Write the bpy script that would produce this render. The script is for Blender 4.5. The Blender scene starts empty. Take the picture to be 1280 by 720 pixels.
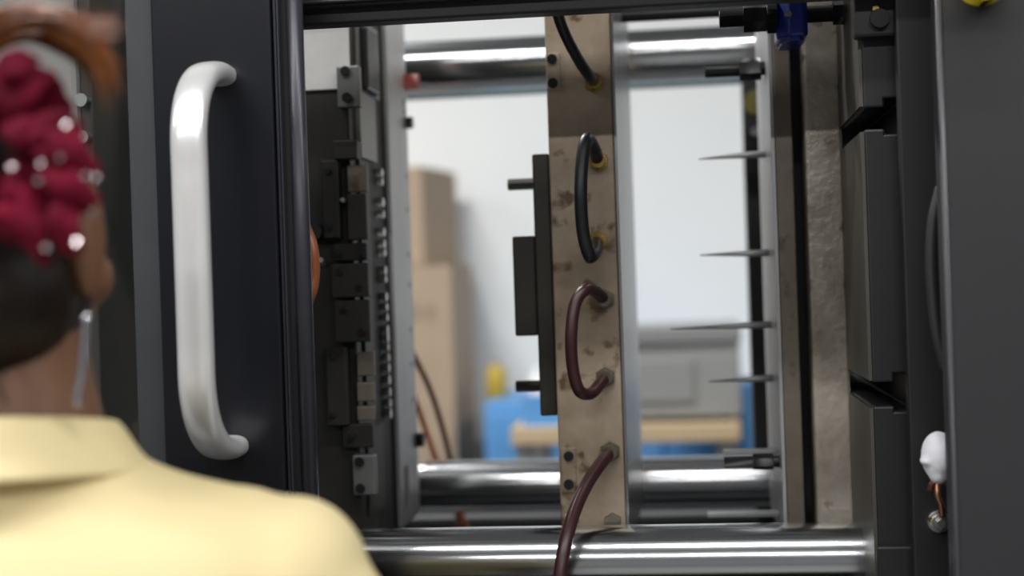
import bpy, bmesh, math, random
from mathutils import Vector, Matrix
random.seed(7)
PI = math.pi

# ------------------------------------------------------------------ camera
FPX = 1900.0
PSI, RHO = math.radians(6.9), math.radians(1.9)
CAMZ = 1.40
FW = Vector((-math.sin(PSI), math.cos(PSI), 0))
R0 = Vector((math.cos(PSI), math.sin(PSI), 0))
U0 = Vector((0, 0, 1))
CR = R0 * math.cos(RHO) - U0 * math.sin(RHO)
CU = U0 * math.cos(RHO) + R0 * math.sin(RHO)
CP = Vector((0, 0, CAMZ))
sc = bpy.context.scene
col = sc.collection
cam_d = bpy.data.cameras.new('camera')
cam = bpy.data.objects.new('camera', cam_d)
col.objects.link(cam)
m = Matrix((CR, CU, -FW)).transposed().to_4x4()
m.translation = CP
cam.matrix_world = m
cam_d.sensor_width = 36.0
cam_d.lens = FPX / 1280.0 * 36.0
cam_d.clip_start = 0.02
cam_d.dof.use_dof = True
cam_d.dof.focus_distance = 1.40
cam_d.dof.aperture_fstop = 2.8
sc.camera = cam

# ------------------------------------------------------------------ world, lights, exposure
w = bpy.data.worlds.new('world'); sc.world = w
w.use_nodes = True
w.node_tree.nodes['Background'].inputs[0].default_value = (0.80, 0.86, 0.95, 1)
w.node_tree.nodes['Background'].inputs[1].default_value = 0.05
sc.view_settings.view_transform = 'Standard'
sc.view_settings.look = 'None'
sc.view_settings.gamma = 1.0
sc.view_settings.use_curve_mapping = False
sc.view_settings.exposure = 0.0
sc.cycles.use_denoising = True

def tube_light(x, y, z, watts, length=1.2, width=0.16, colr=(1.0, 0.99, 0.97)):
    d = bpy.data.lights.new('fluorescent_tube', 'AREA')
    d.shape = 'RECTANGLE'; d.size = length; d.size_y = width
    d.energy = watts; d.color = colr
    o = bpy.data.objects.new('fluorescent_tube', d)
    o.location = (x, y, z)
    col.objects.link(o)
    return o
# rows of ceiling tubes over the aisle behind the camera and over the far side of the machine
for x in (-3.8, -2.4, -1.0, 0.4, 1.8, 3.2):
    tube_light(x, 0.0, 3.45, 27)
for x in (-3.8, -2.4, -1.0, 0.4, 1.8, 3.2):
    tube_light(x, -3.2, 3.45, 42)
tube_light(-1.35, 2.7, 3.45, 98, 0.9)
tube_light(-3.6, 2.7, 3.45, 40)
tube_light(2.6, 2.7, 3.45, 76)

# ------------------------------------------------------------------ helpers
def at(px, py, Y):
    d = FW * FPX + CR * (px - 640.0) - CU * (py - 360.0)
    return CP + d * (Y / d.y)
def atx(px, py, X):
    d = FW * FPX + CR * (px - 640.0) - CU * (py - 360.0)
    return CP + d * (X / d.x)

MATS = {}
def mat(name, c, rough=0.5, metal=0.0, c2=None, scale=8.0, lo=0.35, hi=0.7, bump=0.0, bscale=60.0,
        spec=0.5, stretch=(1, 1, 1), rvar=0.0, c3=None, s3=30.0, detail=6.0):
    if name in MATS: return MATS[name]
    mt = bpy.data.materials.new(name); mt.use_nodes = True
    nt = mt.node_tree; b = nt.nodes['Principled BSDF']
    b.inputs['Base Color'].default_value = (*c, 1)
    b.inputs['Roughness'].default_value = rough
    b.inputs['Metallic'].default_value = metal
    b.inputs['Specular IOR Level'].default_value = spec
    tc = nt.nodes.new('ShaderNodeTexCoord')
    mp = nt.nodes.new('ShaderNodeMapping'); mp.inputs['Scale'].default_value = stretch
    nt.links.new(tc.outputs['Object'], mp.inputs['Vector'])
    if c2 is not None:
        n = nt.nodes.new('ShaderNodeTexNoise'); n.inputs['Scale'].default_value = scale
        n.inputs['Detail'].default_value = detail; n.inputs['Roughness'].default_value = 0.65
        nt.links.new(mp.outputs['Vector'], n.inputs['Vector'])
        r = nt.nodes.new('ShaderNodeValToRGB')
        r.color_ramp.elements[0].position = lo; r.color_ramp.elements[0].color = (*c, 1)
        r.color_ramp.elements[1].position = hi; r.color_ramp.elements[1].color = (*c2, 1)
        nt.links.new(n.outputs['Fac'], r.inputs['Fac'])
        out = r.outputs['Color']
        if c3 is not None:
            n3 = nt.nodes.new('ShaderNodeTexNoise'); n3.inputs['Scale'].default_value = s3
            n3.inputs['Detail'].default_value = 3.0
            nt.links.new(mp.outputs['Vector'], n3.inputs['Vector'])
            r3 = nt.nodes.new('ShaderNodeValToRGB')
            r3.color_ramp.elements[0].position = 0.60; r3.color_ramp.elements[0].color = (0, 0, 0, 1)
            r3.color_ramp.elements[1].position = 0.70; r3.color_ramp.elements[1].color = (1, 1, 1, 1)
            nt.links.new(n3.outputs['Fac'], r3.inputs['Fac'])
            mx = nt.nodes.new('ShaderNodeMixRGB')
            nt.links.new(r3.outputs['Color'], mx.inputs['Fac'])
            nt.links.new(out, mx.inputs['Color1']); mx.inputs['Color2'].default_value = (*c3, 1)
            out = mx.outputs['Color']
        nt.links.new(out, b.inputs['Base Color'])
        if rvar:
            mr = nt.nodes.new('ShaderNodeMapRange')
            mr.inputs['To Min'].default_value = max(0.02, rough - rvar); mr.inputs['To Max'].default_value = min(1, rough + rvar)
            nt.links.new(n.outputs['Fac'], mr.inputs['Value']); nt.links.new(mr.outputs['Result'], b.inputs['Roughness'])
    if bump:
        nb = nt.nodes.new('ShaderNodeTexNoise'); nb.inputs['Scale'].default_value = bscale; nb.inputs['Detail'].default_value = 4
        nt.links.new(mp.outputs['Vector'], nb.inputs['Vector'])
        bp = nt.nodes.new('ShaderNodeBump'); bp.inputs['Strength'].default_value = bump; bp.inputs['Distance'].default_value = 0.004
        nt.links.new(nb.outputs['Fac'], bp.inputs['Height']); nt.links.new(bp.outputs['Normal'], b.inputs['Normal'])
    MATS[name] = mt
    return mt

def glass_mat():
    mt = bpy.data.materials.new('clear_acrylic'); mt.use_nodes = True
    nt = mt.node_tree; nt.nodes.remove(nt.nodes['Principled BSDF'])
    tr = nt.nodes.new('ShaderNodeBsdfTransparent'); tr.inputs[0].default_value = (0.97, 0.975, 0.975, 1)
    gl = nt.nodes.new('ShaderNodeBsdfGlossy'); gl.inputs['Roughness'].default_value = 0.03
    fr = nt.nodes.new('ShaderNodeFresnel'); fr.inputs['IOR'].default_value = 1.45
    mx = nt.nodes.new('ShaderNodeMixShader')
    nt.links.new(fr.outputs[0], mx.inputs[0]); nt.links.new(tr.outputs[0], mx.inputs[1]); nt.links.new(gl.outputs[0], mx.inputs[2])
    nt.links.new(mx.outputs[0], nt.nodes['Material Output'].inputs['Surface'])
    return mt

class MB:
    def __init__(s): s.v = []; s.f = []; s.sm = []
    def add(s, vs, fs, smooth=False):
        n = len(s.v); s.v += [Vector(p) for p in vs]
        for f in fs: s.f.append([i + n for i in f]); s.sm.append(smooth)
        return s
    def box(s, x0, x1, y0, y1, z0, z1):
        x0, x1 = sorted((x0, x1)); y0, y1 = sorted((y0, y1)); z0, z1 = sorted((z0, z1))
        vs = [(x, y, z) for x in (x0, x1) for y in (y0, y1) for z in (z0, z1)]
        return s.add(vs, [(0, 1, 3, 2), (4, 6, 7, 5), (0, 4, 5, 1), (2, 3, 7, 6), (0, 2, 6, 4), (1, 5, 7, 3)])
    def pbox(s, px0, px1, py0, py1, Y, depth):
        """box whose front face at depth Y spans the given measured ranges"""
        ym, xm = (py0 + py1) / 2, (px0 + px1) / 2
        return s.box(at(px0, ym, Y).x, at(px1, ym, Y).x, Y, Y + depth, at(xm, py1, Y).z, at(xm, py0, Y).z)
    def frames(s, path):
        T = []
        for i in range(len(path)):
            a = path[max(0, i - 1)]; b = path[min(len(path) - 1, i + 1)]
            T.append((b - a).normalized())
        ref = Vector((0, 0, 1)) if abs(T[0].z) < 0.9 else Vector((1, 0, 0))
        N = [(ref - T[0] * ref.dot(T[0])).normalized()]
        for i in range(1, len(path)):
            n = N[-1] - T[i] * N[-1].dot(T[i])
            N.append(n.normalized())
        return T, N
    def tube(s, path, rad, seg=12, cap=True, smooth=True, sx=1.0, sy=1.0, rot=0.0):
        path = [Vector(p) for p in path]
        T, N = s.frames(path)
        vs = []
        for i, p in enumerate(path):
            r = rad[i] if isinstance(rad, (list, tuple)) else rad
            B = T[i].cross(N[i])
            for k in range(seg):
                a = 2 * PI * k / seg + rot
                vs.append(p + N[i] * (math.cos(a) * r * sx) + B * (math.sin(a) * r * sy))
        fs = []
        for i in range(len(path) - 1):
            for k in range(seg):
                k2 = (k + 1) % seg
                fs.append((i * seg + k, i * seg + k2, (i + 1) * seg + k2, (i + 1) * seg + k))
        s.add(vs, fs, smooth)
        if cap:
            n = len(s.v) - len(vs)
            s.f.append([n + k for k in range(seg)][::-1]); s.sm.append(False)
            s.f.append([n + (len(path) - 1) * seg + k for k in range(seg)]); s.sm.append(False)
        return s
    def cyl(s, a, b, r, seg=20, r2=None, smooth=True, rot=0.0):
        a, b = Vector(a), Vector(b); d = (b - a).normalized() * min(0.0004, (b - a).length * 0.1)
        return s.tube([a, a + d, b - d, b], r, seg, True, smooth, rot=rot)
    def prism(s, poly, axis, a, b):
        """poly in the two other axes (order xyz), extruded along axis from a to b"""
        n = len(poly); vs = []
        for t in (a, b):
            for u, v in poly:
                vs.append({'x': (t, u, v), 'y': (u, t, v), 'z': (u, v, t)}[axis])
        fs = [tuple(range(n))[::-1], tuple(range(n, 2 * n))]
        fs += [(i, (i + 1) % n, n + (i + 1) % n, n + i) for i in range(n)]
        return s.add(vs, fs)
    def ell(s, c, rx, ry, rz, seg=24, rings=14, M=None):
        vs, fs = [], []
        c = Vector(c)
        for i in range(rings + 1):
            t = PI * i / rings
            for k in range(seg):
                a = 2 * PI * k / seg
                p = Vector((rx * math.sin(t) * math.cos(a), ry * math.sin(t) * math.sin(a), rz * math.cos(t)))
                vs.append(c + (M @ p if M else p))
        for i in range(rings):
            for k in range(seg):
                fs.append((i * seg + k, (i + 1) * seg + k, (i + 1) * seg + (k + 1) % seg, i * seg + (k + 1) % seg))
        return s.add(vs, fs, True)
    def loft(s, rings, seg=28, p=2.0):
        """rings: (center, rx, ry) stacked horizontally"""
        vs, fs = [], []
        for c, rx, ry in rings:
            for k in range(seg):
                a = 2 * PI * k / seg
                ca, sa = math.cos(a), math.sin(a)
                vs.append(Vector(c) + Vector((math.copysign(abs(ca) ** (2 / p), ca) * rx, math.copysign(abs(sa) ** (2 / p), sa) * ry, 0)))
        for i in range(len(rings) - 1):
            for k in range(seg):
                fs.append((i * seg + k, i * seg + (k + 1) % seg, (i + 1) * seg + (k + 1) % seg, (i + 1) * seg + k))
        fs.append(tuple(range(seg))[::-1]); fs.append(tuple((len(rings) - 1) * seg + k for k in range(seg)))
        return s.add(vs, fs, True)
    def build(s, name, material, parent=None, bevel=0.0, label=None, kind=None):
        org = ORG.get(parent.name, Vector((0, 0, 0))) if parent else Vector((0, 0, 0))
        if parent is None and s.v:
            xs = [p.x for p in s.v]; ys = [p.y for p in s.v]; zs = [p.z for p in s.v]
            org = Vector(((min(xs) + max(xs)) / 2, (min(ys) + max(ys)) / 2, min(zs)))
        me = bpy.data.meshes.new(name)
        me.from_pydata([p - org for p in s.v], [], s.f)
        for pl, sm in zip(me.polygons, s.sm): pl.use_smooth = sm
        bm = bmesh.new(); bm.from_mesh(me); bmesh.ops.recalc_face_normals(bm, faces=bm.faces); bm.to_mesh(me); bm.free()
        me.materials.append(material)
        o = bpy.data.objects.new(name, me); col.objects.link(o)
        if parent: o.parent = parent; ORG[o.name] = org
        else: o.location = org; ORG[o.name] = org
        if bevel:
            b = o.modifiers.new('edge', 'BEVEL'); b.width = bevel; b.segments = 2; b.limit_method = 'ANGLE'; b.angle_limit = math.radians(40)
        if label: o['label'] = label
        if kind: o['kind'] = kind
        return o
ORG = {}

def thing(name, label, cat, loc, group=None):
    o = bpy.data.objects.new(name, None); col.objects.link(o)
    o.location = loc; o.empty_display_size = 0.05
    ORG[o.name] = Vector(loc)
    o['label'] = label; o['category'] = cat
    if group: o['group'] = group
    return o
def tag(o, label, cat, group=None):
    o['label'] = label; o['category'] = cat
    if group: o['group'] = group
    return o
def spline(pts, n=10):
    pts = [Vector(p) for p in pts]
    P = [pts[0] * 2 - pts[1]] + pts + [pts[-1] * 2 - pts[-2]]
    out = []
    for i in range(1, len(P) - 2):
        a, b, c, d = P[i - 1:i + 3]
        for k in range(n):
            t = k / n
            out.append(0.5 * ((2 * b) + (c - a) * t + (2 * a - 5 * b + 4 * c - d) * t * t + (3 * b - a - 3 * c + d) * t ** 3))
    out.append(pts[-1])
    return out

# ------------------------------------------------------------------ materials
M_wall = mat('white_plaster', (0.80, 0.82, 0.82), 0.9, c2=(0.76, 0.78, 0.78), scale=1.2, bump=0.05)
M_hall = mat('dim_hall_paint', (0.20, 0.21, 0.22), 0.9, c2=(0.24, 0.25, 0.26), scale=1.0)
M_floor = mat('grey_concrete', (0.15, 0.15, 0.15), 0.5, c2=(0.20, 0.195, 0.19), scale=3)
M_ceil = mat('ceiling_paint', (0.26, 0.265, 0.27), 0.9)
M_door = mat('navy_black_lacquer', (0.0067, 0.0076, 0.0118), 0.28, c2=(0.0092, 0.0101, 0.0143), scale=5, bump=0.02, bscale=300, spec=0.35)
M_doorstrip = mat('dark_grey_strip', (0.0372, 0.0409, 0.0471), 0.45, c2=(0.0446, 0.0484, 0.0546), scale=14)
M_edge = mat('anodised_dark_edge', (0.0338, 0.0353, 0.0450), 0.33, 0.3, c2=(0.0375, 0.0390, 0.0495), scale=30)
M_gasket = mat('black_rubber', (0.012, 0.012, 0.014), 0.6)
M_chrome = mat('brushed_aluminium', (0.97, 0.97, 0.98), 0.27, 0.5, c2=(0.92, 0.92, 0.93), scale=40, stretch=(1, 1, 0.15))
M_rail = mat('rail_dark_metal', (0.0245, 0.0252, 0.0294), 0.4, 0.2)
M_black = mat('black_paint', (0.010, 0.010, 0.012), 0.5)
M_panel = mat('graphite_powder_coat', (0.0200, 0.0202, 0.0235), 0.5, c2=(0.0222, 0.0224, 0.0258), scale=6, bump=0.12, bscale=900)
M_base = mat('machine_base_paint', (0.0158, 0.0164, 0.0192), 0.5)
M_tie = mat('polished_tie_bar', (0.66, 0.69, 0.71), 0.17, 1.0, c2=(0.60, 0.62, 0.64), scale=60, stretch=(0.08, 1, 1), rvar=0.05)
M_steel_old = mat('oily_brown_steel', (0.235, 0.172, 0.112), 0.42, 0.25, c2=(0.50, 0.41, 0.315), scale=9, lo=0.3, hi=0.72, bump=0.1, bscale=50, rvar=0.1, c3=(0.12, 0.075, 0.043), s3=42)
M_steel_core = mat('dark_core_steel', (0.0300, 0.0270, 0.0228), 0.5, 0.4, c2=(0.0510, 0.0450, 0.0378), scale=15)
M_steel_dark = mat('dark_mold_steel', (0.0198, 0.0187, 0.0166), 0.5, 0.4, c2=(0.0342, 0.0324, 0.0288), scale=12, bump=0.05)
M_steel_grey = mat('ground_grey_steel', (0.1688, 0.1688, 0.1631), 0.42, 0.6, c2=(0.2250, 0.2250, 0.2194), scale=14, stretch=(1, 1, 0.3), rvar=0.1)
M_steel_light = mat('light_ground_steel', (0.4080, 0.4162, 0.4243), 0.42, 0.55, c2=(0.4896, 0.4978, 0.5059), scale=18, stretch=(1, 1, 0.3))
M_steel_lit = mat('painted_lit_steel', (0.60, 0.585, 0.57), 0.4, 0.3, c2=(0.74, 0.73, 0.72), scale=10, c3=(0.40, 0.36, 0.30), s3=14)  # pale steel colour standing in for light on the mold front
M_steel_pol = mat('polished_plate_side', (0.4176, 0.4176, 0.4176), 0.30, 0.9, c2=(0.2592, 0.2592, 0.2664), scale=22, stretch=(1, 1, 0.06))
M_pit = mat('pitted_plate_steel', (0.26, 0.225, 0.18), 0.34, 0.35, c2=(0.56, 0.51, 0.44), scale=11, bump=0.25, bscale=110, rvar=0.14, c3=(0.13, 0.10, 0.07), s3=35)
M_brownplate = mat('brown_plate_steel', (0.1408, 0.1163, 0.0918), 0.5, 0.4, c2=(0.2081, 0.1836, 0.1530), scale=10, bump=0.1, c3=(0.0734, 0.0551, 0.0391), s3=30)
M_platenface = mat('machined_platen_face', (0.0945, 0.0878, 0.0765), 0.45, 0.5, c2=(0.1215, 0.1148, 0.1013), scale=8, stretch=(1, 1, 0.4))
M_platen = mat('platen_charcoal_paint', (0.0122, 0.0128, 0.0150), 0.42, c2=(0.0150, 0.0157, 0.0179), scale=7, bump=0.05)
M_bolt = mat('black_oxide_bolt', (0.022, 0.023, 0.024), 0.38, 0.5)
M_brass = mat('brass', (0.4340, 0.2940, 0.0910), 0.3, 1.0, c2=(0.3150, 0.2100, 0.0700), scale=60)
M_fit = mat('dull_steel_fitting', (0.1980, 0.1815, 0.1485), 0.4, 0.8, c2=(0.1210, 0.1045, 0.0770), scale=50)
M_hoseb = mat('black_hose_rubber', (0.016, 0.018, 0.021), 0.4)
M_hosem = mat('maroon_hose', (0.0455, 0.0143, 0.0169), 0.38, c2=(0.0358, 0.0117, 0.0130), scale=20)
M_hoseo = mat('orange_hose', (0.42, 0.10, 0.03), 0.4)
M_hosebr = mat('brown_hose', (0.13, 0.05, 0.022), 0.4)
M_blue = mat('blue_enamel', (0.010, 0.024, 0.20), 0.3, c2=(0.012, 0.03, 0.24), scale=12)
M_teal = mat('teal_grey_paint', (0.14, 0.21, 0.23), 0.4)
M_red = mat('dull_red_plastic', (0.22, 0.035, 0.025), 0.5)
M_yellow = mat('yellow_plastic', (0.80, 0.62, 0.02), 0.4)
M_redbtn = mat('red_button', (0.55, 0.02, 0.02), 0.35)
M_card = mat('cardboard', (0.3410, 0.2604, 0.1860), 0.9, c2=(0.3720, 0.2852, 0.2046), scale=6)
M_tape = mat('packing_tape', (0.3000, 0.2160, 0.1380), 0.4)
M_print = mat('box_print_ink', (0.2604, 0.1984, 0.1426), 0.9)
M_wood = mat('pale_bench_wood', (0.52, 0.40, 0.26), 0.6, c2=(0.44, 0.33, 0.20), scale=6, stretch=(0.15, 1, 1))
M_benchblue = mat('bright_blue_paint', (0.10, 0.30, 0.62), 0.5)
M_greycase = mat('grey_case_metal', (0.2688, 0.2736, 0.2736), 0.45, 0.2, c2=(0.3168, 0.3216, 0.3168), scale=3)
M_whitepl = mat('white_plastic', (0.80, 0.80, 0.80), 0.5)
M_cloth = mat('white_cloth', (0.80, 0.80, 0.86), 0.9, bump=0.3, bscale=60)
M_copper = mat('copper', (0.72, 0.36, 0.22), 0.35, 1.0)
M_zinc = mat('zinc_plated', (0.55, 0.56, 0.55), 0.32, 1.0)
M_glass = glass_mat()

# ------------------------------------------------------------------ setting
YW = 5.0
MB().box(-5, 5, -6, YW, -0.1, 0).build('floor', M_floor, kind='structure')
MB().box(-5, 5, YW, YW + 0.12, 0, 3.6).build('wall_back', M_wall, kind='structure')
MB().box(-5, 5, -6.12, -6, 0, 3.6).build('wall_front', M_hall, kind='structure')
MB().box(-5.12, -5, -6.12, YW + 0.12, 0, 3.6).build('wall_left', M_hall, kind='structure')
MB().box(5, 5.12, -6.12, YW + 0.12, 0, 3.6).build('wall_right', M_hall, kind='structure')
MB().box(-5, 5, -6, YW + 0.12, 3.6, 3.7).build('ceiling', M_ceil, kind='structure')

# ------------------------------------------------------------------ the machine
YTF, YTR, RT = 1.50, 2.083, 0.0352      # tie bars
ZC, DZ = 1.419, 0.2915
X_FP = at(1087, 360, 1.38).x            # left face of the fixed platen
machine = thing('molding_machine', 'dark grey injection molding machine with polished steel tie bars and graphite side cover',
                'machine', (0.1, 1.9, 0))
# base bed
MB().box(-1.9, 1.6, 1.27, 2.45, 0.0, 0.98).build('base_cabinet', M_base, machine, 0.01)
MB().box(-1.9, 1.6, 1.31, 1.34, 0.98, 1.035).build('lower_guide_rail', M_rail, machine, 0.003)
# header rail over the opening
ztop = at(375, 17, 1.33).z
hx0, hx1 = at(250, 20, 1.33).x, at(1172, 20, 1.33).x
hr = MB().box(hx0, hx1, 1.325, 1.362, ztop + 0.003, 1.86).build('header_rail', M_rail, machine, 0.003)
MB().box(hx0, hx1, 1.335, 1.36, at(375, 32, 1.335).z, ztop + 0.006).build('rail_channel', M_black, hr, 0.002)
MB().box(hx0, hx1, 1.317, 1.327, at(375, 6, 1.317).z, at(375, 1, 1.317).z).build('rail_bead', M_rail, hr, 0.002)
# tie bars
for (yy, zz) in ((YTF, ZC - DZ), (YTR, ZC - DZ), (YTR, ZC + DZ)):
    MB().cyl((-1.85, yy, zz), (X_FP + 0.02, yy, zz), RT, 48).build('tie_bar', M_tie, machine)
# fixed platen, with two T slots cut through its machined face
def zz(py, px=1100, Y=1.38): return at(px, py, Y).z
xn1, xh1 = at(1106, 150, 1.38).x, at(1130, 150, 1.38).x
xn2, xh2 = at(1118, 490, 1.38).x, at(1142, 490, 1.38).x
XR = X_FP + 0.26
poly = [(X_FP, 0.98), (XR, 0.98), (XR, 1.86), (X_FP, 1.86),
        (X_FP, zz(134)), (xn1, zz(134)), (xn1, zz(123)), (xh1, zz(123)), (xh1, zz(168)), (xn1, zz(168)), (xn1, zz(161)), (X_FP, zz(161)),
        (X_FP, zz(478)), (xn2, zz(478)), (xn2, zz(467)), (xh2, zz(467)), (xh2, zz(515)), (xn2, zz(515)), (xn2, zz(508)), (X_FP, zz(508))]
plat = MB().prism(poly, 'y', 1.38, 2.22).build('fixed_platen', M_platen, machine, 0.002)
# machined face plates on the platen's inner side
for za, zb in ((0.99, zz(509)), (zz(477), zz(162)), (zz(133), 1.85)):
    MB().box(X_FP - 0.003, X_FP + 0.0005, 1.383, 2.2, za + 0.001, zb - 0.001).build('machined_face', M_platenface, plat)
# upper block with socket bolt, lower block with seam
ub = MB().pbox(1067, 1122, -40, 46, 1.362, 0.018).build('clamp_block', M_platen, plat, 0.003)
def socket_bolt(px, py, Y, r, parent, m_head=None, h=0.006, facing='y'):
    c = at(px, py, Y)
    b = MB()
    b.cyl((c.x, Y, c.z), (c.x, Y - h, c.z), r, 20)
    o = b.build('bolt', m_head or M_bolt, parent, 0.0008)
    d = MB(); d.cyl((c.x, Y - h - 0.0006, c.z), (c.x, Y - h + 0.001, c.z), r * 0.52, 6)
    return o, d
o, d = socket_bolt(1099, 24, 1.362, 0.0085, plat, h=0.007)
MB().cyl((at(1094, 12, 1.36).x, 1.361, at(1094, 12, 1.36).z), (at(1094, 12, 1.36).x, 1.3555, at(1094, 12, 1.36).z), 0.0028, 12).build('grease_nipple', M_brass, plat)
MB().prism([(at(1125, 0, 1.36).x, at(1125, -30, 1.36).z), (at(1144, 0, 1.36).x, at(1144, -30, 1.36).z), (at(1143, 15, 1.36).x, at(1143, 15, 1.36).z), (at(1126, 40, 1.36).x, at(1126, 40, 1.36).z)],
           'y', 1.352, 1.36).build('tapered_plate', mat('tapered_plate_grey', (0.17, 0.185, 0.19), 0.5), plat)  # small tapered plate, paler grey than the platen
MB().pbox(1098, 1150, 683, 800, 1.372, 0.008).build('foot_block', M_platen, plat, 0.002)
# inner cover plate beside the platen
MB().box(at(1131, 360, 1.345).x, at(1131, 360, 1.345).x + 0.22, 1.345, 1.362, 1.0, 1.84).build('inner_cover', mat('inner_cover_paint', (0.0101, 0.0104, 0.0122), 0.5), machine, 0.002)
# right-hand cover panel
XPN = at(1179, 360, 1.25).x
pan = MB().box(XPN, 1.6, 1.25, 1.268, 0.03, 1.95).build('cover_panel', M_panel, machine, 0.004)
MB().box(XPN + 0.001, XPN + 0.014, 1.262, 1.276, 0.98, 1.95).build('panel_fold', M_panel, pan, 0.003)
MB().tube([(XPN + 0.004, 1.2515, 0.03), (XPN + 0.004, 1.2515, 1.95)], 0.0032, 10).build('panel_edge_bead', mat('panel_edge', (0.0378, 0.0378, 0.0441), 0.35, 0.2), pan)
# emergency stop
ec = at(1226, -24, 1.25)
es = MB().cyl((ec.x, 1.25, ec.z), (ec.x, 1.222, ec.z), 0.0205, 36).build('stop_button_base', M_yellow, machine, 0.001, label='yellow round emergency stop base')
MB().cyl((ec.x, 1.223, ec.z), (ec.x, 1.205, ec.z), 0.009, 24).build('stem', M_redbtn, es)
MB().cyl((ec.x, 1.206, ec.z + 0.0), (ec.x, 1.190, ec.z), 0.0165, 30).build('push_button', M_redbtn, es, 0.002)
MB().box(ec.x + 0.0006, ec.x + 0.0026, 1.2215, 1.2225, ec.z - 0.0205, ec.z - 0.012).build('mark', M_black, es)
# corrugated conduit behind the panel edge
cb = MB()
cpts = spline([at(1176, 235, 1.30), at(1167, 275, 1.30), at(1164, 320, 1.30), at(1166, 370, 1.30), at(1172, 420, 1.30), at(1182, 460, 1.30)], 24)
rr = [0.0042 if i % 2 else 0.0055 for i in range(len(cpts))]
cb.tube(cpts, rr, 12)
cond = cb.build('corrugated_conduit', mat('conduit_grey', (0.0300, 0.0300, 0.0330), 0.45), machine)
# rear post and guard rail
p0 = at(947, 360, 2.25)
post = MB().box(at(936, 360, 2.25).x, at(959, 360, 2.25).x, 2.25, 2.30, 0.98, 1.86).build('rear_post', M_black, machine, 0.002)
k = at(944, 165, 2.25)
MB().cyl((k.x, 2.25, k.z), (k.x, 2.238, k.z), 0.0065, 16).build('knob', M_steel_light, post)
MB().cyl((at(946, 128, 2.25).x, 2.25, at(946, 128, 2.25).z), (at(946, 128, 2.25).x, 2.244, at(946, 128, 2.25).z), 0.019, 24).build('warning_disc', mat('dull_yellow', (0.16, 0.13, 0.03), 0.5), post)
zt = at(590, 112, 2.31)
MB().box(-1.9, XR, 2.31, 2.35, at(590, 118, 2.31).z, at(590, 104, 2.31).z).build('rear_guard_rail', M_teal, machine, 0.002)
MB().box(-1.9, XR, 2.31, 2.35, at(620, 646, 2.31).z - 0.012, at(620, 646, 2.31).z).build('rear_lower_rail', mat('rear_rail_grey', (0.12, 0.125, 0.13), 0.4), machine, 0.002)
MB().box(-1.9, XR, 2.40, 2.42, 0.98, at(620, 600, 2.40).z).build('rear_guard_sheet', M_black, machine)
MB().box(-1.9, -1.86, 1.28, 2.42, 0.98, 1.86).build('end_post', M_base, machine)
MB().box(-1.9, XR, 1.325, 2.42, 1.86, 1.875).build('top_frame', M_base, machine) if False else None
for yy in (1.36, 2.33):
    pass

# moving platen, seen through the door window
X_MP = at(98, 150, 1.42).x
mp = thing('moving_platen', 'pale grey moving platen behind the clear door window', 'platen', (X_MP - 0.15, 1.8, 0.98))
MB().box(X_MP - 0.30, X_MP, 1.42, 2.18, 1.0, 1.84).build('platen_block', mat('pale_platen_paint', (0.74, 0.70, 0.68), 0.5, c2=(0.80, 0.76, 0.74), scale=5), mp, 0.006)
MB().box(X_MP, X_MP + 0.012, 1.425, 2.15, 1.0, 1.84).build('face_strip', M_platenface, mp, 0.002)
for py in (126, 172):
    c = at(106, py, 1.42)
    MB().cyl((X_MP + 0.006, 1.425, c.z), (X_MP + 0.006, 1.412, c.z), 0.0065, 16).build('bolt', M_zinc, mp)
MB().cyl((X_MP - 0.12, 1.42, 1.66), (X_MP - 0.12, 1.408, 1.66), 0.02, 20).build('oil_port', M_bolt, mp)
MB().cyl((X_MP - 0.04, 1.42, at(82, 108, 1.42).z), (X_MP - 0.04, 1.417, at(82, 108, 1.42).z), 0.003, 12).build('screw', M_bolt, mp)
MB().box(X_MP - 0.28, X_MP - 0.02, 1.45, 2.15, 0.975, 1.0).build('slide_shoe', M_bolt, mp)

# ------------------------------------------------------------------ moving mold half
YM = 1.58
X1 = at(443, 360, YM).x                 # parting face
def yx(px, py=360): return atx(px, py, X1).y
ZT, ZB = 1.80, at(700, 690, YM).z
mh = thing('moving_mold_half', 'dark oily moving mold half with bolted side brackets and pale slotted plate', 'mold', ((X_MP + X1) / 2, 1.74, ZB))
MB().box(X_MP + 0.0125, X1, YM, 1.662, ZB, ZT).build('clamp_side_block', M_steel_dark, mh, 0.002)
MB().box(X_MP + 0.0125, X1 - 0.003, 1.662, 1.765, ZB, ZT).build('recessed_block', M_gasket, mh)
MB().box(X_MP + 0.0125, X1, 1.765, 1.895, ZB, ZT).build('rear_block', M_steel_dark, mh, 0.002)
# added plate: light on the upper mold front put into a paler steel colour
MB().box(at(330, 60, YM - 0.004).x, at(436, 60, YM - 0.004).x, YM - 0.004, YM, at(405, 113, YM).z, ZT).build('painted_lit_plate', M_steel_lit, mh, 0.001)
# brackets with socket bolts
for (x0, x1, y0, y1, bolts) in ((421, 449, 82, 134, ((432, 89), (434, 122))), (441, 469, 569, 619, ((450, 577), (451, 610)))):
    br = MB().pbox(x0, x1, y0, y1, YM - 0.014, 0.014).build('bracket', M_steel_grey, mh, 0.0015)
    for bx, by in bolts:
        c = at(bx, by, YM - 0.014)
        MB().cyl((c.x, YM - 0.014, c.z), (c.x, YM - 0.018, c.z), 0.0052, 18).build('bolt', M_bolt, br, 0.0006)
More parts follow.
